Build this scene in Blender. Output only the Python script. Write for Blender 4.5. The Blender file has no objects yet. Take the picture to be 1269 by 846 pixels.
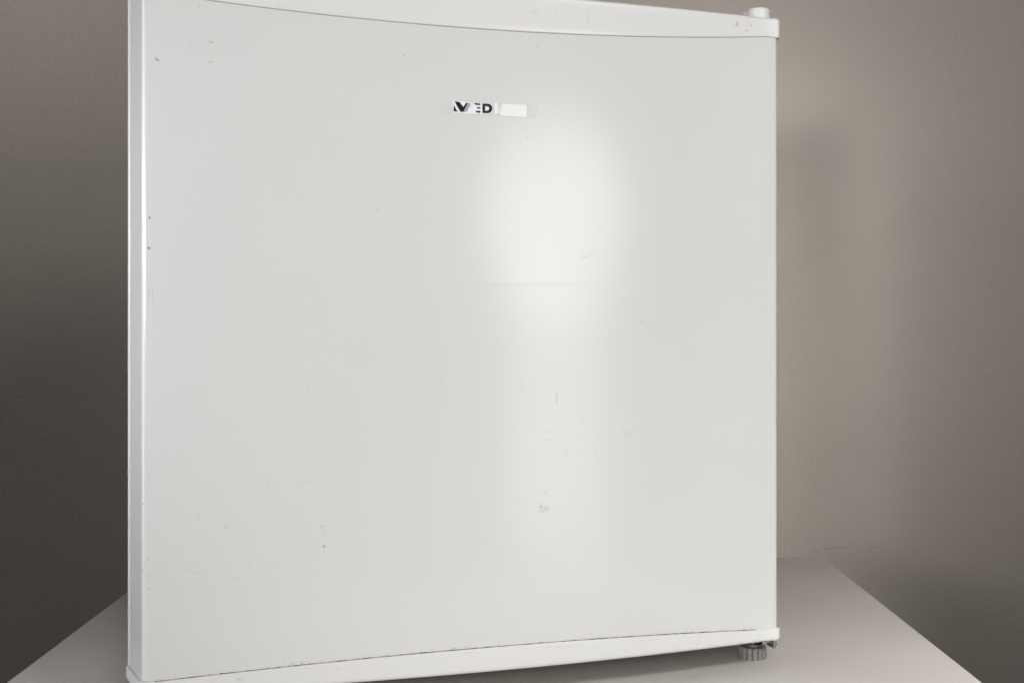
import bpy, bmesh, math, random
from mathutils import Vector, Matrix
random.seed(7)
R = math.radians
S = bpy.context.scene
COL = S.collection

# ------------------------------------------------------------------ camera
CAM_H = 0.260
FPX = 1450.0
cd = bpy.data.cameras.new('camera')
cd.sensor_width = 36.0
cd.lens = FPX / 1269.0 * 36.0
cd.shift_x = 7.5 / 1269.0
cd.shift_y = -42.0 / 1269.0
cd.clip_start = 0.02
cd.clip_end = 50
cam = bpy.data.objects.new('camera', cd)
COL.objects.link(cam)
cam.location = (0, 0, CAM_H)
cam.rotation_euler = (R(90), 0, 0)
S.camera = cam

# ------------------------------------------------------------------ world
W = bpy.data.worlds.new('World')
S.world = W
W.use_nodes = True
bg = W.node_tree.nodes['Background']
bg.inputs[0].default_value = (1.0, 0.93, 0.86, 1)
bg.inputs[1].default_value = 0.004

# ------------------------------------------------------------------ lamps
def aim(o, target):
    d = Vector(target) - o.location
    o.rotation_euler = d.to_track_quat('-Z', 'Y').to_euler()

def area(name, loc, target, power, sx, sy, col=(1, 1, 1), shape='RECTANGLE', spread=180):
    l = bpy.data.lights.new(name, 'AREA')
    l.shape = shape
    l.size = sx
    l.size_y = sy
    l.energy = power
    l.color = col
    l.spread = R(spread)
    o = bpy.data.objects.new(name, l)
    COL.objects.link(o)
    o.location = loc
    aim(o, target)
    return o

def spot(name, loc, target, power, angle, blend, radius, col=(1, 1, 1)):
    l = bpy.data.lights.new(name, 'SPOT')
    l.energy = power
    l.spot_size = R(angle)
    l.spot_blend = blend
    l.shadow_soft_size = radius
    l.color = col
    o = bpy.data.objects.new(name, l)
    COL.objects.link(o)
    o.location = loc
    aim(o, target)
    return o

# softbox right of the camera (the soft highlight on the door)
area('softbox', (0.87, -0.31, 0.43), (0.02, 0.80, 0.28), 1.40, 0.40, 0.36, (1, 0.985, 0.98), 'ELLIPSE', 150)
# small panel added under it for the sheen running down the door
area('door_sheen_fill', (0.88, -0.30, 0.07), (0.02, 0.80, 0.20), 0.86, 0.27, 0.50, (1, 0.985, 0.98), 'RECTANGLE', 150)
# narrow-spread strips added to brighten the wall right of the fridge
area('wall_fill_strip', (0.70, -0.50, 0.40), (0.30, 1.45, 0.16), 0.22, 0.12, 0.70, (1.0, 0.98, 0.94), 'RECTANGLE', 13)
area('wall_fill_strip', (0.70, -0.50, 0.50), (0.20, 1.45, 0.25), 0.19, 0.12, 0.60, (1.0, 0.98, 0.94), 'RECTANGLE', 24)
# flash left of the camera (throws the table edge's shadow on the wall) and an added beam
spot('flash', (-0.80, -1.77, 0.42), (0.22, 1.45, 0.35), 106, 22.5, 1.0, 0.17, (1.0, 0.985, 0.965))
spot('flash', (-0.80, -1.77, 0.42), (0.30, 1.45, 0.55), 50, 12, 1.0, 0.15, (1.0, 0.985, 0.965))  # narrow second beam added to brighten the wall beside the fridge
area('fill_panel', (-1.0, -2.0, 0.6), (0, 0.9, 0.3), 11.0, 0.8, 0.8, (1.0, 0.99, 0.97), 'RECTANGLE', 180)  # broad fill added behind the camera, no known source
# fill lights added at the left to brighten the door's edge
area('edge_fill_panel', (-1.1, 0.15, 0.35), (-0.2, 0.8, 0.25), 0.68, 0.3, 0.8, (0.96, 0.95, 1.0), 'RECTANGLE', 60)
spot('edge_fill', (-1.0, 0.4, 0.4), (-0.24, 0.76, 0.28), 12.0, 32, 0.9, 0.1, (0.93, 0.90, 1.0))
# fill added from above to brighten the whole scene, wall top left, table
area('overhead_fill', (0, 0.3, 2.2), (0, 0.5, 0), 4.2, 1.6, 1.6, (1.0, 0.99, 0.97), 'RECTANGLE', 180)
area('high_fill', (1.3, -0.5, 1.6), (0, 0.9, 0.2), 9.8, 0.8, 0.8, (1.0, 0.99, 0.97), 'RECTANGLE', 180)
spot('wall_top_fill', (-0.6, -0.6, 1.5), (-0.65, 1.45, 0.80), 67, 26, 1.0, 0.2, (1.0, 0.98, 0.95))
spot('table_fill', (0.6, -0.6, 1.4), (0.13, 0.72, 0.0), 38, 22, 1.0, 0.15, (1.0, 0.99, 0.97))
spot('table_fill', (0.9, -0.4, 1.2), (0.55, 0.64, 0.0), 118, 24, 1.0, 0.10, (1.0, 0.99, 0.97))

# ------------------------------------------------------------------ exposure
S.view_settings.view_transform = 'Standard'
S.view_settings.look = 'None'
S.view_settings.exposure = 0.0
S.view_settings.gamma = 1.0
S.view_settings.use_curve_mapping = False

# ------------------------------------------------------------------ node helpers
class NT:
    def __init__(self, mat):
        self.t = mat.node_tree
    def n(self, kind, **kw):
        nd = self.t.nodes.new(kind)
        for k, v in kw.items():
            setattr(nd, k, v)
        return nd
    def l(self, a, b):
        self.t.links.new(a, b)
    def val(self, sock, v):
        if hasattr(v, 'is_output'):
            self.l(v, sock)
        else:
            sock.default_value = v
    def math(self, op, a, b=None, clamp=False):
        nd = self.n('ShaderNodeMath', operation=op, use_clamp=clamp)
        self.val(nd.inputs[0], a)
        if b is not None:
            self.val(nd.inputs[1], b)
        return nd.outputs[0]
    def noise(self, vec, scale, detail=3, rough=0.5):
        nd = self.n('ShaderNodeTexNoise')
        self.l(vec, nd.inputs['Vector'])
        nd.inputs['Scale'].default_value = scale
        nd.inputs['Detail'].default_value = detail
        nd.inputs['Roughness'].default_value = rough
        return nd.outputs['Fac']
    def ramp(self, fac, lo, hi, a=0.0, b=1.0, smooth=True):
        nd = self.n('ShaderNodeMapRange')
        nd.interpolation_type = 'SMOOTHSTEP' if smooth else 'LINEAR'
        self.l(fac, nd.inputs[0])
        nd.inputs[1].default_value = lo
        nd.inputs[2].default_value = hi
        nd.inputs[3].default_value = a
        nd.inputs[4].default_value = b
        return nd.outputs[0]
    def mix(self, fac, a, b):
        nd = self.n('ShaderNodeMix', data_type='RGBA')
        self.val(nd.inputs[0], fac)
        self.val(nd.inputs[6], a)
        self.val(nd.inputs[7], b)
        return nd.outputs[2]
    def scaled(self, vec, s):
        nd = self.n('ShaderNodeVectorMath', operation='MULTIPLY')
        self.l(vec, nd.inputs[0])
        nd.inputs[1].default_value = s
        return nd.outputs[0]
    def bump(self, h, strength, dist, prev=None):
        nd = self.n('ShaderNodeBump')
        nd.inputs['Strength'].default_value = strength
        nd.inputs['Distance'].default_value = dist
        self.l(h, nd.inputs['Height'])
        if prev:
            self.l(prev, nd.inputs['Normal'])
        return nd.outputs[0]

def new_mat(name, base, rough=0.5, metal=0.0, ior=1.5):
    m = bpy.data.materials.new(name)
    m.use_nodes = True
    p = m.node_tree.nodes['Principled BSDF']
    p.inputs['Base Color'].default_value = (*base, 1)
    p.inputs['Roughness'].default_value = rough
    p.inputs['Metallic'].default_value = metal
    p.inputs['IOR'].default_value = ior
    return m, NT(m), p

def obj_coords(N):
    return N.n('ShaderNodeTexCoord').outputs['Object']

# small tapered marks: each an ellipse in the (x,z) plane of the surface
def marks(N, vec, items):
    """items: list of (x0,z0,x1,z1,radius,strength) in metres; returns combined mask"""
    out = None
    for (x0, z0, x1, z1, r, s) in items:
        if s <= 0: continue
        dx, dz = x1 - x0, z1 - z0
        L = math.hypot(dx, dz) / 2 + r
        mp = N.n('ShaderNodeMapping', vector_type='TEXTURE')
        N.l(vec, mp.inputs['Vector'])
        mp.inputs['Location'].default_value = ((x0 + x1) / 2, 0, (z0 + z1) / 2)
        mp.inputs['Rotation'].default_value = (0, -math.atan2(dz, dx), 0)
        mp.inputs['Scale'].default_value = (L, 5000.0, r)
        ln = N.n('ShaderNodeVectorMath', operation='LENGTH')
        N.l(mp.outputs[0], ln.inputs[0])
        k = N.n('ShaderNodeMath', operation='MULTIPLY_ADD')
        N.l(ln.outputs['Value'], k.inputs[0])
        s = s * 0.85
        k.inputs[1].default_value = -s * 1.6
        k.inputs[2].default_value = s * 1.6
        m = N.n('ShaderNodeMath', operation='MINIMUM'); N.l(k.outputs[0], m.inputs[0]); m.inputs[1].default_value = s
        out = N.math('MAXIMUM', m.outputs[0], 0.0 if out is None else out)
    return out

# ------------------------------------------------------------------ object helpers
def link(name, me, mat=None, parent=None):
    o = bpy.data.objects.new(name, me)
    COL.objects.link(o)
    if mat: me.materials.append(mat)
    if parent: o.parent = parent
    return o

def from_bm(name, bm, mat=None, parent=None, smooth=True, sharp=35):
    bmesh.ops.remove_doubles(bm, verts=bm.verts, dist=1e-6)
    bmesh.ops.recalc_face_normals(bm, faces=bm.faces)
    me = bpy.data.meshes.new(name)
    bm.to_mesh(me)
    bm.free()
    if smooth:
        for p in me.polygons: p.use_smooth = True
        me.set_sharp_from_angle(angle=R(sharp))
    return link(name, me, mat, parent)

def box(bm, x0, x1, y0, y1, z0, z1, bevel=0.0, seg=3):
    b = bmesh.new()
    bmesh.ops.create_cube(b, size=1)
    for v in b.verts:
        v.co = Vector(((x0 + x1) / 2 + v.co.x * (x1 - x0), (y0 + y1) / 2 + v.co.y * (y1 - y0), (z0 + z1) / 2 + v.co.z * (z1 - z0)))
    if bevel:
        bmesh.ops.bevel(b, geom=list(b.edges), offset=bevel, segments=seg, profile=0.5, affect='EDGES')
    me = bpy.data.meshes.new('tmp'); b.to_mesh(me); b.free()
    bm.from_mesh(me); bpy.data.meshes.remove(me)

def lathe(bm, prof, cx, cy, seg=48, axis_m=None):
    """prof: (radius,z) list, first and last radius may be 0"""
    rings = []
    for r, z in prof:
        ring = []
        for i in range(seg):
            a = 2 * math.pi * i / seg
            co = Vector((r * math.cos(a), r * math.sin(a), z))
            if axis_m: co = axis_m @ co
            ring.append(bm.verts.new(co + Vector((cx, cy, 0))))
        rings.append(ring)
    for a, b in zip(rings, rings[1:]):
        for i in range(seg):
            j = (i + 1) % seg
            bm.faces.new((a[i], a[j], b[j], b[i]))
    bm.faces.new(rings[0]); bm.faces.new(rings[-1])

# ------------------------------------------------------------------ wall
WALL_Y = 1.45
m_wall, N, P = new_mat('painted_plaster', (0.345, 0.312, 0.280), 0.55)
v = obj_coords(N)
n1 = N.noise(v, 240, 4, 0.6)
n2 = N.noise(v, 55, 3, 0.5)
n3 = N.noise(v, 2.2, 3, 0.5)
fine = N.noise(v, 900, 2, 0.6)
col = N.mix(N.ramp(n3, 0.3, 0.7), (0.372, 0.331, 0.291, 1), (0.400, 0.355, 0.312, 1))
col = N.mix(N.math('MULTIPLY', N.ramp(fine, 0.35, 0.7), 0.10), col, (0.24, 0.215, 0.19, 1))
crk = marks(N, v, [(0.375, -0.040, 0.440, -0.036, 0.0011, 0.55), (0.440, -0.036, 0.475, -0.0375, 0.0009, 0.35),
                   (0.380, -0.0395, 0.392, -0.0445, 0.0008, 0.4),
                   (0.373, 0.046, 0.3745, 0.0455, 0.0014, 0.7), (0.597, 0.176, 0.5985, 0.176, 0.0014, 0.6),
                   (-0.545, 0.130, -0.543, 0.130, 0.0014, 0.4), (-0.505, 0.128, -0.495, 0.129, 0.0010, 0.35)])
crk = N.math('MULTIPLY', crk, N.ramp(N.noise(v, 160, 3, 0.6), 0.35, 0.6))
col = N.mix(crk, col, (0.10, 0.088, 0.075, 1))
N.l(col, P.inputs['Base Color'])
b1 = N.bump(n2, 0.38, 0.0016)
b2 = N.bump(n1, 0.9, 0.0010, b1)
N.l(b2, P.inputs['Normal'])
bm = bmesh.new()
box(bm, -3.0, 3.0, WALL_Y, WALL_Y + 0.12, -0.9, 2.2)
wall = from_bm('wall', bm, m_wall, smooth=False)
wall['kind'] = 'structure'
wall['label'] = 'plain grey-brown painted wall with fine roller texture behind the table'

# ------------------------------------------------------------------ table
m_tab, N, P = new_mat('table_laminate', (0.60, 0.585, 0.56), 0.42)
v = obj_coords(N)
cl = N.noise(v, 3.0, 4, 0.55)
col = N.mix(N.ramp(cl, 0.3, 0.7), (0.750, 0.712, 0.664, 1), (0.790, 0.757, 0.712, 1))
smear = N.noise(N.scaled(v, (3, 28, 1)), 2.0, 4, 0.6)
col = N.mix(N.math('MULTIPLY', N.ramp(smear, 0.5, 0.75), 0.08), col, (0.50, 0.48, 0.45, 1))
# crumbs of dirt on the surface
vor = N.n('ShaderNodeTexVoronoi'); vor.inputs['Scale'].default_value = 26
N.l(v, vor.inputs['Vector'])
spk = N.ramp(vor.outputs['Distance'], 0.018, 0.034, 1, 0)
sepc = N.n('ShaderNodeSeparateColor'); N.l(vor.outputs['Color'], sepc.inputs[0])
sel = N.math('GREATER_THAN', sepc.outputs[0], 0.74)
col = N.mix(N.math('MULTIPLY', N.math('MULTIPLY', spk, sel), 0.7), col, (0.12, 0.10, 0.08, 1))
N.l(col, P.inputs['Base Color'])
N.l(N.ramp(N.noise(v, 14, 4, 0.6), 0.3, 0.7, 0.36, 0.48), P.inputs['Roughness'])
N.l(N.bump(N.noise(v, 500, 2, 0.5), 0.12, 0.0003), P.inputs['Normal'])

table = bpy.data.objects.new('table', None)
COL.objects.link(table)
table.location = (0, 0, 0)
table['label'] = 'plain off-white laminate table under the small white fridge'
table['category'] = 'table'
TX0, TX1, TY0, TY1 = -0.347, 0.331, 0.46, 1.217
bm = bmesh.new(); box(bm, TX0, TX1, TY0, TY1, -0.036, 0.0, 0.0012, 2)
from_bm('tabletop', bm, m_tab, table)
bm = bmesh.new(); box(bm, TX0 + 0.03, TX1 - 0.03, TY0 + 0.03, TY1 - 0.03, -0.10, -0.0365, 0.001, 1)
from_bm('apron', bm, m_tab, table)
for lx in (TX0 + 0.028, TX1 - 0.073):
    for ly in (TY0 + 0.028, TY1 - 0.073):
        bm = bmesh.new(); box(bm, lx, lx + 0.045, ly, ly + 0.045, -0.74, -0.1005, 0.0015, 2)
        from_bm('leg', bm, m_tab, table)

# ------------------------------------------------------------------ fridge geometry
TH = R(16.2)
MID = Vector((-0.0144, 0.7828, 0))
fridge = bpy.data.objects.new('mini_fridge', None)
COL.objects.link(fridge)
fridge.location = MID
fridge.rotation_euler = (0, 0, TH)
fridge['label'] = 'small white single-door fridge with scuffed curved door standing on the table'
fridge['category'] = 'fridge'

HW = 0.2187          # half width at the door's front corners
BW = 0.2268          # half width at the back of the door
SAG = 0.0132         # how far the door bows out
DT = 0.036           # door thickness
Z_BOT, Z_TOP = 0.0202, 0.4682
def front_y(x): return -SAG * (1 - (x / HW) ** 2)
def seam_top(x):
    t = min(1.0, abs(x) / HW)
    return 0.4553 - 0.0125 * (1 - t * t)
def seam_bot(x):
    t = min(1.0, abs(x) / HW)
    return 0.0285 + 0.0082 * (1 - t * t)

def plan_profile(rc=0.0019):
    """closed loop of the door in plan, counter-clockwise from the left back corner along the front"""
    pts = []
    nside = 6
    # left side, back to front
    slope_l = Vector((HW - BW, DT)).normalized()
    left = [(-BW + (BW - HW) * t, DT * (1 - t)) for t in [i / nside for i in range(nside + 1)]]
    c = Vector((-HW, 0))
    d_side = (Vector((-BW, DT)) - c).normalized()
    tang = Vector((1, front_y(-HW + 0.001) - 0)) ; tang = Vector((0.001, front_y(-HW + 0.001))).normalized()
    a = c + d_side * rc * 1.1
    b = c + tang * rc * 1.1
    pts += [Vector(p) for p in left if (Vector(p) - c).length > rc * 1.6]
    for i in range(0, 9):
        t = i / 8
        pts.append((1 - t) ** 2 * a + 2 * t * (1 - t) * c + t * t * b)
    n = 70
    x0 = b.x
    for i in range(1, n):
        x = x0 + (-2 * x0) * i / n
        pts.append(Vector((x, front_y(x))))
    half = [p for p in pts if p.x < -1e-6]
    mid = [p for p in pts if abs(p.x) <= 1e-6]
    full = half + mid + [Vector((-p.x, p.y)) for p in reversed(half)]
    return full
PROF = plan_profile()
def prof_normals(P_):
    out = []
    for i in range(len(P_)):
        a = P_[max(0, i - 1)]; b = P_[min(len(P_) - 1, i + 1)]
        t = (b - a).normalized()
        out.append(Vector((t.y, -t.x)))       # outward (front is -y)
    return out
NRM = prof_normals(PROF)

def strip_surface(bm, rows):
    """rows[i][j] -> Vector; makes quads between rows"""
    V = [[bm.verts.new(p) for p in r] for r in rows]
    for a, b in zip(V, V[1:]):
        for i in range(len(a) - 1):
            bm.faces.new((a[i], a[i + 1], b[i + 1], b[i]))
    return V

# --- enamel paint of the door with its scuffs
def px_to_local(px, py):
    """a point of the photograph carried on to the door's front face (door coordinates x, z)"""
    ca, sa = math.cos(TH), math.sin(TH)
    dx, dz = (px - 627.0) / FPX, (381.0 - py) / FPX
    lo, hi = 0.5, 1.2
    def g(d):
        X, Y = dx * d - MID.x, d - MID.y
        x = X * ca + Y * sa; y = -X * sa + Y * ca
        return y - front_y(max(-HW, min(HW, x))), x
    for _ in range(50):
        m = (lo + hi) / 2
        if g(m)[0] > 0: hi = m
        else: lo = m
    return g(lo)[1], CAM_H + dz * lo

def ms(px0, py0, px1, py1, rpx, s):
    a = px_to_local(px0, py0); b = px_to_local(px1, py1)
    return (a[0], a[1], b[0], b[1], rpx * 0.00053, s)

def enamel(name, base, rough, marks_dark=(), marks_brown=(), marks_soft=(), blue=(), dents=()):
    m, N, P = new_mat(name, base, rough)
    v = obj_coords(N)
    big = N.noise(v, 4.5, 3, 0.5)
    b2 = tuple(c * 0.975 for c in base)
    col = N.mix(N.ramp(big, 0.3, 0.7), (*base, 1), (*b2, 1))
    brk = N.ramp(N.noise(v, 620, 3, 0.7), 0.34, 0.56)
    def lay(col, items, c, br=True):
        if not items: return col
        k = marks(N, v, items)
        if br: k = N.math('MULTIPLY', k, brk)
        return N.mix(k, col, (*c, 1))
    col = lay(col, marks_soft, (0.54, 0.53, 0.515))
    col = lay(col, marks_brown, (0.36, 0.24, 0.13))
    col = lay(col, marks_dark, (0.075, 0.065, 0.06))
    col = lay(col, blue, (0.18, 0.24, 0.42))
    # scattered faint fly-specks of grime
    vor = N.n('ShaderNodeTexVoronoi'); vor.inputs['Scale'].default_value = 34
    N.l(v, vor.inputs['Vector'])
    s = N.ramp(vor.outputs['Distance'], 0.012, 0.026, 1, 0)
    sp = N.n('ShaderNodeSeparateColor'); N.l(vor.outputs['Color'], sp.inputs[0])
    s = N.math('MULTIPLY', s, N.math('GREATER_THAN', sp.outputs[0], 0.86))
    col = N.mix(N.math('MULTIPLY', s, 0.30), col, (0.36, 0.31, 0.25, 1))
    N.l(col, P.inputs['Base Color'])
    N.l(N.ramp(N.noise(v, 9, 4, 0.6), 0.3, 0.72, rough * 0.93, rough * 1.08), P.inputs['Roughness'])
    nb = N.bump(N.noise(v, 5.0, 2, 0.4), 0.5, 0.0009)
    nb = N.bump(N.noise(v, 260, 2, 0.5), 0.10, 0.00006, nb)
    if dents:
        dk = marks(N, v, dents)
        nb = N.bump(dk, 0.5, 0.0004, nb)
    N.l(nb, P.inputs['Normal'])
    return m

WHITE = (0.722, 0.733, 0.720)
dark = [ms(192, 72, 197, 76, 1.3, .95), ms(185, 269, 186, 271, 1.6, .8), ms(184, 307, 185, 308, 2.0, .9),
        ms(185, 322, 192, 400, 0.6, .25), ms(184, 355, 185, 372, 0.8, .4),
        ms(181, 579, 186, 600, 0.6, .2), ms(178, 624, 178, 624, 1.4, .6),
        ms(176, 705, 179, 709, 1.1, .6), ms(183, 692, 183, 693, 1.1, .5), ms(184, 713, 185, 712, 1.1, .5),
        ms(184, 729, 186, 728, 1.2, .5), ms(690, 483, 690, 500, 0.9, .45), ms(690, 498, 690, 500, 1.4, .4),
        ms(611, 548, 613, 551, 0.7, .35), ms(614, 548, 617, 553, 0.7, .3), ms(699, 566, 703, 561, 1.0, .35),
        ms(648, 475, 648, 478, 1.0, .35), ms(739, 560, 740, 570, 0.7, .25), ms(500, 70, 501, 69, 1.3, .35),
        ms(638, 142, 638, 142, 1.0, .0), ms(796, 386, 796, 388, 1.4, .4), ms(796, 398, 796, 399, 1.4, .35),
        ms(365, 438, 369, 432, 0.8, .3), ms(654, 170, 654, 171, 1.4, .35), ms(368, 600, 370, 604, 0.6, .2),
        ms(401, 663, 402, 658, 0.7, .3), ms(400, 652, 402, 651, 1.0, .45), ms(332, 598, 333, 600, 1.2, .3),
        ms(848, 722, 849, 722, 1.2, .35), ms(846, 607, 846, 608, 1.0, .35), ms(667, 58, 664, 60, 0.9, .35)]
brown = [ms(259, 52, 264, 53, 1.3, .7), ms(235, 53, 236, 54, 1.5, .5), ms(259, 77, 264, 77, 1.2, .6),
         ms(246, 7, 248, 8, 1.2, .6), ms(401, 676, 402, 677, 2.4, .75), ms(398, 652, 399, 653, 1.1, .6),
         ms(186, 575, 186, 600, 0.6, .35), ms(670, 629, 671, 626, 1.6, .8), ms(676, 629, 677, 630, 1.4, .7),
         ms(669, 633, 672, 634, 3.0, .3), ms(372, 598, 388, 595, 0.6, .35), ms(714, 326, 740, 310, 1.0, .45),
         ms(717, 320, 728, 314, 1.2, .4), ms(232, 834, 244, 833, 1.0, .3), ms(500, 70, 502, 69, 1.0, .3),
         ms(489, 100, 490, 100, 1.6, .25), ms(280, 165, 281, 166, 1.4, .35), ms(375, 242, 376, 243, 1.4, .3)]
soft = [ms(224, 705, 258, 712, 0.9, .7), ms(282, 713, 302, 718, 0.8, .6), ms(276, 654, 285, 651, 1.2, .6),
        ms(286, 654, 312, 650, 1.0, .4), ms(240, 680, 268, 681, 0.9, .35), ms(305, 696, 311, 700, 1.2, .5),
        ms(340, 700, 346, 701, 1.0, .45), ms(355, 696, 360, 695, 1.0, .45), ms(245, 641, 246, 641, 2.8, .5),
        ms(668, 542, 688, 547, 1.1, .75), ms(666, 536, 690, 532, 0.9, .4), ms(690, 532, 728, 538, 0.9, .4),
        ms(675, 613, 678, 606, 2.6, .55), ms(662, 618, 664, 605, 1.2, .4), ms(674, 629, 678, 630, 6.5, .55),
        ms(665, 622, 672, 628, 2.5, .3), ms(632, 620, 662, 622, 1.0, .3), ms(693, 568, 698, 572, 1.4, .3),
        ms(575, 350, 700, 349, 1.0, .16), ms(742, 326, 744, 348, 1.0, .2), ms(545, 466, 548, 476, 1.4, .35),
        ms(775, 533, 776, 540, 4.5, .35), ms(594, 668, 602, 667, 1.1, .3), ms(556, 592, 562, 590, 1.8, .0),
        ms(722, 505, 724, 528, 1.2, .25), ms(690, 560, 720, 556, 1.5, .2), ms(342, 736, 380, 741, 0.8, .3),
        ms(820, 560, 822, 575, 1.0, .2), ms(467, 258, 469, 262, 3.0, .3), ms(197, 700, 205, 702, 2.0, .2)]
dents = [ms(586, 104, 592, 105, 7, .45), ms(775, 536, 778, 537, 12, .45), ms(560, 351, 770, 348, 5, .24), ms(700, 540, 730, 548, 30, .35), ms(690, 600, 700, 612, 24, .2)]
m_door = enamel('white_enamel', WHITE, 0.175, dark, brown, soft, (), dents)
t_brown = [ms(911, 29, 914, 34, 1.3, .8), ms(913, 27, 914, 31, 1.5, .85), ms(929, 32, 931, 33, 1.2, .7), ms(924, 38, 926, 39, 1.3, .6),
           ms(908, 33, 910, 34, 1.2, .6)]
t_blue = [ms(925, 23, 928, 24.5, 0.9, .8)]
t_soft = [ms(688, 10, 690, 26, 0.9, .5), ms(726, 34, 731, 8, 2.2, .45), ms(618, 30, 700, 22, 1.4, .2), ms(662, 16, 663, 17, 4.0, .35),
          ms(748, 6, 749, 34, 1.0, .2)]
m_trim_t = enamel('white_trim_plastic', (0.778, 0.780, 0.770), 0.26, (), t_brown, t_soft, t_blue)
b_brown = [ms(913, 797, 920, 796, 0.9, .6), ms(578, 817, 580, 818, 1.2, .0), ms(292, 841, 302, 840, 1.8, .35), ms(419, 827, 420, 829, 1.2, .4),
           ms(560, 809, 600, 807, 0.9, .25), ms(770, 795, 830, 790, 0.8, .2)]
b_soft = [ms(660, 802, 740, 798, 1.2, .25), ms(340, 830, 420, 824, 1.2, .25), ms(938, 793, 941, 792, 1.2, .5)]
m_trim_b = enamel('white_trim_plastic_scuffed', (0.778, 0.780, 0.770), 0.26, (), b_brown, b_soft)

# --- door skin
bm = bmesh.new()
NZ = 60
rows = []
for k in range(NZ + 1):
    t = k / NZ
    row = []
    for p in PROF:
        z0 = seam_bot(p.x) - 0.006; z1 = seam_top(p.x) + 0.006
        row.append(Vector((p.x, p.y, z0 + (z1 - z0) * t)))
    rows.append(row)
strip_surface(bm, rows)
# back panel
backs = [[Vector((-BW, DT, r[0].z)), Vector((BW, DT, r[-1].z))] for r in rows]
strip_surface(bm, [[b[1], b[0]] for b in backs])
bm.verts.ensure_lookup_table()
door = from_bm('door', bm, m_door, fridge, sharp=50)

# --- trims
def smooth01(t): t = max(0, min(1, t)); return t * t * (3 - 2 * t)
def proud(i):
    p = PROF[i]
    s = smooth01((abs(p.x) - (HW - 0.006)) / 0.005)
    return 0.0007 + 0.0017 * s, s

def trim(name, top, mat):
    bm = bmesh.new()
    zo = Z_TOP if top else Z_BOT
    sg = 1 if top else -1
    Rr = 0.0030
    npt = len(PROF)
    sect = []     # list of functions -> (offset, z)
    rows = []
    for i in range(npt):
        pr, s = proud(i)
        seam = (seam_top if top else seam_bot)(PROF[i].x) - sg * (0.0013 if (PROF[i].x > 0 or not top) else -0.003) * s
        col = [(-0.006, seam), (pr - 0.0006, seam)]
        for k in range(1, 4):
            a = k / 3 * math.pi / 2
            col.append((pr - 0.0006 + 0.0006 * math.sin(a), seam + sg * (0.0006 - 0.0006 * math.cos(a))))
        for k in range(1, 5):
            col.append((pr, seam + (zo - sg * Rr - seam) * k / 5))
        for k in range(0, 8):
            a = k / 7 * math.pi / 2
            col.append((pr - Rr + Rr * math.cos(a), zo - sg * Rr + sg * Rr * math.sin(a)))
        col.append((-0.010, zo))
        rows.append(col)
    grid = [[Vector((PROF[i].x + NRM[i].x * c[0], PROF[i].y + NRM[i].y * c[0], c[1])) for i in range(npt)]
            for c_i in range(len(rows[0])) for c in [None] if False] or \
           [[Vector((PROF[i].x + NRM[i].x * rows[i][k][0], PROF[i].y + NRM[i].y * rows[i][k][0], rows[i][k][1])) for i in range(npt)]
            for k in range(len(rows[0]))]
    V = strip_surface(bm, grid)
    # cap across the top of the trim, and inner closing
    bm.faces.new(V[-1])
    bm.faces.new(V[0])
    e0 = [r[0] for r in V]; e1 = [r[-1] for r in V]
    bm.faces.new(e0 + list(reversed(e1)))
    return from_bm(name, bm, mat, door, sharp=40)
trim('top_trim', True, m_trim_t)
trim('bottom_trim', False, m_trim_b)

# --- grime packed in the lower seam (dirt with a shape of its own)
m_grime, N, P = new_mat('seam_grime', (0.10, 0.07, 0.05), 0.9)
v = obj_coords(N)
N.l(N.mix(N.ramp(N.noise(v, 150, 3, 0.6), 0.42, 0.60), (0.40, 0.29, 0.19, 1), (0.07, 0.045, 0.035, 1)), P.inputs['Base Color'])
bm = bmesh.new()
rnd = random.Random(3)
def seam_bead(bm, x0, x1, n, zf, h_fn, out=0.0005):
    a = []
    for k in range(n + 1):
        xx = x0 + (x1 - x0) * k / n
        yf = front_y(xx); z = zf(xx); h = h_fn(xx, k, n)
        a.append((Vector((xx, yf + 0.0001, z + h)), Vector((xx, yf - out * 0.6, z + h * 0.5)), Vector((xx, yf - out, z - 0.00003))))
    V = [[bm.verts.new(q) for q in c] for c in a]
    for A, B in zip(V, V[1:]):
        for q in range(2):
            bm.faces.new((A[q], B[q], B[q + 1], A[q + 1]))
def amount(x):      # how much dirt has gathered along the seam
    return 0.55 + 0.45 * math.exp(-((x - 0.115) / 0.05) ** 2) + 0.45 * math.exp(-((x + 0.06) / 0.09) ** 2) - 0.25 * math.exp(-((x - 0.03) / 0.03) ** 2)
seam_bead(bm, -0.2155, 0.200, 900, seam_bot, lambda x, k, n: 0.00026 * (0.6 + 0.8 * rnd.random()) * (0.5 + amount(x)))
x = -0.212
while x < 0.205:
    L = rnd.uniform(0.0004, 0.0020)
    if rnd.random() < 0.80 * amount(x):
        hh = rnd.uniform(0.00034, 0.00080)
        seam_bead(bm, x, x + L, 3, seam_bot, lambda q, k, n: hh * (0.4 if k in (0, n) else 1.0), 0.00056)
    x += L * rnd.uniform(0.9, 1.6)
# loose crumbs just above the seam
for _ in range(90):
    xx = rnd.choice([rnd.uniform(-0.21, 0.21), rnd.gauss(0.115, 0.035), rnd.gauss(-0.03, 0.05)])
    if abs(xx) > 0.212: continue
    z = seam_bot(xx) + abs(rnd.gauss(0, 0.0009)) + 0.0003
    r = rnd.uniform(0.00012, 0.00028)
    bmesh.ops.create_icosphere(bm, subdivisions=1, radius=r, matrix=Matrix.Translation((xx, front_y(xx), z)) @ Matrix.Diagonal((rnd.uniform(.8, 2.0), 0.6, 1, 1)))
g = from_bm('seam_dirt', bm, m_grime, door, smooth=False)
g['kind'] = 'stuff'
g['label'] = 'brown grime packed along the lower door seam'
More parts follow.
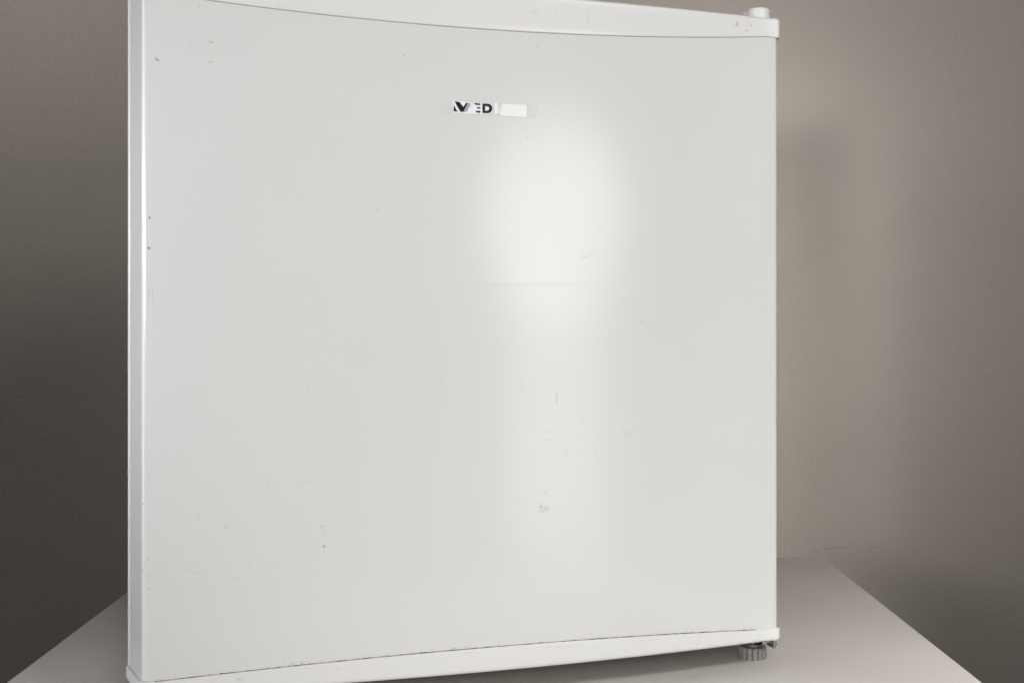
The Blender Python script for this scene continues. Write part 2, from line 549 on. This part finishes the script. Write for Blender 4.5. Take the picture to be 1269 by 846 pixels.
# faint line of dirt in the upper seam
m_dust, N, P = new_mat('seam_dust', (0.46, 0.41, 0.36), 0.9)
bm = bmesh.new()
x = -0.214
while x < 0.213:
    L = rnd.uniform(0.001, 0.006)
    h = rnd.uniform(0.00034, 0.00052) * (1.0 if x < 0.03 else 0.75)
    a = []
    for k in range(4):
        xx = x + L * k / 3
        z = seam_top(xx) + 0.00002
        yf = front_y(xx)
        a.append((Vector((xx, yf - 0.00045, z)), Vector((xx, yf - 0.00035, z - h * .5)), Vector((xx, yf - 0.00001, z - h))))
    V = [[bm.verts.new(q) for q in c] for c in a]
    for A, B in zip(V, V[1:]):
        for q in range(2):
            bm.faces.new((A[q], B[q], B[q + 1], A[q + 1]))
    x += L
g = from_bm('seam_dirt', bm, m_dust, door, smooth=False)
g['kind'] = 'stuff'
g['label'] = 'thin line of dust along the upper door seam'

# --- gasket, with the spot where it bulges out
m_gask, N, P = new_mat('gasket_rubber', (0.62, 0.61, 0.64), 0.5)
v = obj_coords(N)
N.l(N.mix(N.ramp(N.noise(v, 40, 3, 0.6), 0.3, 0.7), (0.60, 0.59, 0.62, 1), (0.46, 0.45, 0.47, 1)), P.inputs['Base Color'])
bm = bmesh.new()
def gasket_loop(off, y):
    pts = []
    zb, zt = 0.026 - 0, 0.462
    n = 80
    def bul(z): return 0.0013 * math.exp(-((z - 0.122) / 0.006) ** 2)
    for k in range(n + 1):
        z = zb + (zt - zb) * k / n
        pts.append(Vector((-(0.2262 + off + bul(z) * (1 if off > -0.002 else 0)), y, z)))
    for k in range(1, n + 1):
        pts.append(Vector((-0.2262 - off + (0.4524 + 2 * off) * k / n, y, zt + off)))
    for k in range(1, n + 1):
        pts.append(Vector((0.2262 + off, y, zt + (zb - zt) * k / n)))
    for k in range(1, n):
        pts.append(Vector((0.2262 + off - (0.4524 + 2 * off) * k / n, y, zb - off)))
    return pts
loops = [gasket_loop(o, y) for o, y in ((-0.006, DT - 0.0005), (-0.0012, DT - 0.0005), (-0.0014, DT + 0.002), (-0.0002, DT + 0.004), (-0.0002, DT + 0.006), (-0.0014, DT + 0.0075), (-0.006, DT + 0.0078))]
V = [[bm.verts.new(p) for p in l] for l in loops]
for A, B in zip(V, V[1:]):
    for i in range(len(A)):
        j = (i + 1) % len(A)
        bm.faces.new((A[i], A[j], B[j], B[i]))
from_bm('gasket', bm, m_gask, door)

# --- body
m_body = enamel('white_body_paint', (0.72, 0.72, 0.735), 0.30)
bm = bmesh.new()
box(bm, -0.2285, 0.2285, DT + 0.007, 0.440, 0.022, 0.4660, 0.0035, 4)
body = from_bm('body', bm, m_body, fridge)

m_under, N, P = new_mat('shade_plate_black', (0.045, 0.042, 0.040), 0.6)  # unseen dark plate added to deepen the shadow under the fridge
bm = bmesh.new()
box(bm, -0.222, 0.222, DT + 0.010, 0.432, 0.0165, 0.0216, 0.001, 2)
from_bm('shade_plate', bm, m_under, fridge)

# --- hinge cap at the top right
m_cap = enamel('hinge_cap_plastic', (0.76, 0.76, 0.745), 0.33)
PIV = (0.2135, 0.018)
bm = bmesh.new()
rr = 0.0080
prof = [(0.0, Z_TOP - 0.002), (rr + .0004, Z_TOP - 0.002), (rr + .0002, Z_TOP + 0.001), (rr, 0.4772)]
for k in range(1, 7):
    a = k / 6 * math.pi / 2
    prof.append((rr - 0.0014 + 0.0014 * math.cos(a), 0.4772 + 0.0014 * math.sin(a)))
prof += [(rr * 0.5, 0.47875), (0.0, 0.4788)]
lathe(bm, prof[1:-1], PIV[0], PIV[1])
cap = from_bm('hinge_cap', bm, m_cap, fridge)
# arm of the cover falling back on to the body
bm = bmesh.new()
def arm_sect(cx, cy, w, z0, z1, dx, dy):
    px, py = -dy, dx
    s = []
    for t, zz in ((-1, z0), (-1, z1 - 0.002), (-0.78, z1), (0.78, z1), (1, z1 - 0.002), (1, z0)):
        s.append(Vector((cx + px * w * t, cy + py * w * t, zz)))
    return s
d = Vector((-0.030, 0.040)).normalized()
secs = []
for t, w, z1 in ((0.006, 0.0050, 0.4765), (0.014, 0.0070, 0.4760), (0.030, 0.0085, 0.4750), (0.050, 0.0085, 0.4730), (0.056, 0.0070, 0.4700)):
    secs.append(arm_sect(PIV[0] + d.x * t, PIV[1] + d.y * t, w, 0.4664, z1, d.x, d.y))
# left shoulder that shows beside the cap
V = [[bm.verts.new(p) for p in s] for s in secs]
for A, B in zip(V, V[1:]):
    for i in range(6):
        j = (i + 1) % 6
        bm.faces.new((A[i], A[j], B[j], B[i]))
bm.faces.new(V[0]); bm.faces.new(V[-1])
m_arm, N, P = new_mat('hinge_shade_grey', (0.30, 0.29, 0.31), 0.4, 0.3)  # grey carries the shade of faces turned from the light
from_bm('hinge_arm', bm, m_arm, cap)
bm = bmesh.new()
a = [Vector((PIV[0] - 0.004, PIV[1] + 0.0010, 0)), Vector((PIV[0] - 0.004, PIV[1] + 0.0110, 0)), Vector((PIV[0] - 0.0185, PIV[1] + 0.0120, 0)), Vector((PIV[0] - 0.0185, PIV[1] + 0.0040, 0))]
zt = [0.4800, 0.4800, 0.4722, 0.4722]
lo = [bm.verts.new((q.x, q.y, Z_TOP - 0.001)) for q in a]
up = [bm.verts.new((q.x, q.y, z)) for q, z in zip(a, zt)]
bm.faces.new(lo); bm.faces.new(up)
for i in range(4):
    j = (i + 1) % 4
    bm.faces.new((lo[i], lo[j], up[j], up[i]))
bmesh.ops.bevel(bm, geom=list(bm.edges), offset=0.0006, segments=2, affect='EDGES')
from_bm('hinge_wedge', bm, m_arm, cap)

# --- feet
m_foot, N, P = new_mat('grey_foot_plastic', (0.36, 0.34, 0.34), 0.38)
v = obj_coords(N)
N.l(N.mix(N.ramp(N.noise(v, 300, 3, 0.6), 0.35, 0.7), (0.33, 0.315, 0.32, 1), (0.24, 0.23, 0.23, 1)), P.inputs['Base Color'])
m_steel, N, P = new_mat('zinc_steel', (0.42, 0.40, 0.37), 0.25, 1.0)
N.l(N.ramp(N.noise(obj_coords(N), 250, 3, 0.6), 0.3, 0.7, 0.2, 0.4), P.inputs['Roughness'])

def foot_mesh():
    bm = bmesh.new()
    nr = 15; sub = 10
    ro, ri = 0.0102, 0.0086
    zs = [(0.0, 0.95), (0.0006, 1.0), (0.0078, 1.0), (0.0085, 0.95)]
    rings = []
    for z, s in zs:
        ring = []
        for i in range(nr):
            for k in range(sub):
                f = k / sub
                r = ri if f < 0.2 else (ro if 0.3 <= f <= 0.9 else ro * .985)
                ang = 2 * math.pi * (i + f) / nr
                ring.append(bm.verts.new((r * s * math.cos(ang), r * s * math.sin(ang), z)))
        rings.append(ring)
    for A, B in zip(rings, rings[1:]):
        for i in range(len(A)):
            j = (i + 1) % len(A)
            bm.faces.new((A[i], A[j], B[j], B[i]))
    bm.faces.new(rings[0]); bm.faces.new(rings[-1])
    bmesh.ops.recalc_face_normals(bm, faces=bm.faces)
    me = bpy.data.meshes.new('foot'); bm.to_mesh(me); bm.free()
    me.materials.append(m_foot)
    return me
fm = foot_mesh()
FEET = [(0.2150, 0.0300), (-0.200, 0.065), (0.200, 0.400), (-0.180, 0.400)]
stem_me = None
for (fx, fy) in FEET:
    f = bpy.data.objects.new('foot', fm)
    COL.objects.link(f); f.parent = fridge; f.location = (fx, fy, 0.0)
    if stem_me is None:
        bm = bmesh.new()
        prof = [(0.0066, 0.0080), (0.0070, 0.0086), (0.0070, 0.0104), (0.0060, 0.0110), (0.0034, 0.0112)]
        z = 0.0112
        while z < 0.0215:
            prof += [(0.0034, z), (0.0030, z + 0.0005)]; z += 0.001
        prof += [(0.0030, 0.0224)]
        lathe(bm, prof, 0, 0, 32)
        st = from_bm('screw', bm, m_steel, f)
        stem_me = st.data
    else:
        st = bpy.data.objects.new('screw', stem_me)
        COL.objects.link(st); st.parent = f

# --- lower hinge bracket under the door corner, with its bolt
bm = bmesh.new()
box(bm, 0.1900, 0.2262, 0.010, 0.075, 0.0172, 0.0196, 0.0005, 2)
box(bm, 0.2225, 0.2245, 0.012, 0.034, 0.0105, 0.0180, 0.0005, 2)
br = from_bm('hinge_bracket', bm, m_steel, fridge)
bm = bmesh.new()
# hex head, its axis lying roughly along the fridge's side
M4 = Matrix.Translation((0.2285, 0.0240, 0.0108)) @ Matrix.Rotation(R(62), 4, 'Y') @ Matrix.Rotation(R(12), 4, 'Z')
def hexhead(bm, M, r, h):
    rings = []
    for rr_, z in ((r * .92, 0), (r, 0.0004), (r, h - 0.0004), (r * .88, h)):
        rings.append([bm.verts.new(M @ Vector((rr_ * math.cos(math.pi / 3 * i), rr_ * math.sin(math.pi / 3 * i), z))) for i in range(6)])
    for A, B in zip(rings, rings[1:]):
        for i in range(6):
            j = (i + 1) % 6
            bm.faces.new((A[i], A[j], B[j], B[i]))
    bm.faces.new(rings[0]); bm.faces.new(rings[-1])
hexhead(bm, M4 @ Matrix.Translation((0, 0, -0.002)), 0.0030, 0.0040)
from_bm('bolt', bm, m_steel, br, smooth=False)
bm = bmesh.new()
M5 = Matrix.Translation((0.2215, 0.0210, 0.0132)) @ Matrix.Rotation(R(80), 4, 'Y')
lathe(bm, [(0.0017, -0.004), (0.0017, 0.008)], 0, 0, 20, M5)
from_bm('bolt', bm, m_steel, br)

# ------------------------------------------------------------------ name badge
m_film, N, P = new_mat('clear_sticker_film', (0.86, 0.86, 0.85), 0.18)
P.inputs['Alpha'].default_value = 0.045
m_dark, N, P = new_mat('dark_badge_reflection', (0.008, 0.010, 0.022), 0.28, 0.0, 1.33)  # dark reflections in the chrome letters, set as a fixed colour
m_wht, N, P = new_mat('white_badge_print_glare', (0.93, 0.93, 0.93), 0.12)  # white outlines, and glare on the badge put in as white
m_sil, N, P = new_mat('silver_badge_reflection', (0.55, 0.60, 0.72), 0.22, 0.6)  # brighter reflection in the chrome M, set as a fixed colour

def badge(name, pts, off, mat, thick=0.00012):
    """flat shape (photo points) laid on to the bowed door, with a little thickness"""
    P2 = [px_to_local(*p) for p in pts]
    b = bmesh.new()
    vs = [b.verts.new((p[0], 0, p[1])) for p in P2]
    f = b.faces.new(vs)
    ext = bmesh.ops.extrude_face_region(b, geom=[f])
    for e in ext['geom']:
        if isinstance(e, bmesh.types.BMVert): e.co.y -= thick
    bmesh.ops.triangulate(b, faces=list(b.faces))
    xs = [p[0] for p in P2]
    x = min(xs) + 0.003
    while x < max(xs):
        bmesh.ops.bisect_plane(b, geom=list(b.verts) + list(b.edges) + list(b.faces), plane_co=(x, 0, 0), plane_no=(1, 0, 0))
        x += 0.003
    for v_ in b.verts: v_.co.y += front_y(v_.co.x) - off
    return from_bm(name, b, mat, door, smooth=False)
def zp(X, Y): return (520 + X / 7.05, 90 + Y / 7.05)
def poly(*a): return [zp(a[i], a[i + 1]) for i in range(0, len(a), 2)]
def grow(pts, r):
    cx = sum(p[0] for p in pts) / len(pts); cy = sum(p[1] for p in pts) / len(pts)
    return pts
badge('badge_film', poly(172, 232, 1024, 288, 1022, 400, 170, 352), 0.00006, m_film, 0.00010)
# white keylines under the letters
badge('badge_backing', poly(292, 248, 444, 262, 456, 264, 456, 362, 300, 352, 288, 346), 0.00018, m_wht, 0.00004)
badge('badge_backing', poly(458, 264, 606, 270, 634, 284, 645, 316, 632, 348, 604, 366, 458, 362), 0.00018, m_wht, 0.00004)
# M
o = badge('letter', poly(298, 284, 322, 330, 334, 344, 296, 340), 0.00024, m_dark)
o = badge('letter', poly(304, 254, 346, 258, 382, 302, 404, 266, 420, 267, 382, 345, 356, 345), 0.00024, m_dark)
badge('letter', poly(421, 267, 443, 268, 441, 290, 424, 318, 414, 342, 384, 345), 0.00024, m_sil)
# E
badge('letter', poly(474, 268, 530, 272, 530, 286, 500, 285, 482, 281), 0.00024, m_dark)
badge('letter', poly(496, 303, 530, 305, 530, 318, 502, 316), 0.00024, m_dark)
badge('letter', poly(484, 336, 530, 336, 530, 353, 500, 352), 0.00024, m_dark)
# D with its counter
def arc(cx, cy, rx, ry, a0, a1, n=9):
    return [c for k in range(n) for c in (cx + rx * math.cos(R(a0 + (a1 - a0) * k / (n - 1))), cy + ry * math.sin(R(a0 + (a1 - a0) * k / (n - 1))))]
outer = [547, 272] + arc(592, 315, 43, 42, -90, 0, 8)
badge('letter', poly(*([547, 272] + arc(590, 315, 45, 42, -90, 90, 13) + [547, 355, 547, 334, 572, 334] + arc(587, 315, 21, 19, 90, -90, 9) + [572, 296, 547, 296])), 0.00024, m_dark)
badge('letter', poly(547, 297, 571, 297, 571, 333, 547, 333), 0.00024, m_dark)
# I, and the glare over the badge's end built as a white shape
badge('letter', poly(652, 266, 684, 268, 684, 366, 654, 364), 0.00024, m_wht)
badge('badge_glare', poly(*([716, 276, 926, 284, 935, 292, 935, 384, 926, 392, 720, 380] + arc(722, 328, 36, 50, 98, 262, 9))), 0.00024, m_wht)
m_blu, N, P = new_mat('pale_blue_print', (0.42, 0.52, 0.68), 0.3)
badge('letter', poly(*(arc(724, 318, 26, 34, 140, 245, 8) + arc(724, 318, 20, 27, 245, 140, 8))), 0.00040, m_blu)

# ------------------------------------------------------------------ render settings
S.render.resolution_x = 1024
S.render.resolution_y = 682
S.render.engine = 'CYCLES'
S.cycles.max_bounces = 8
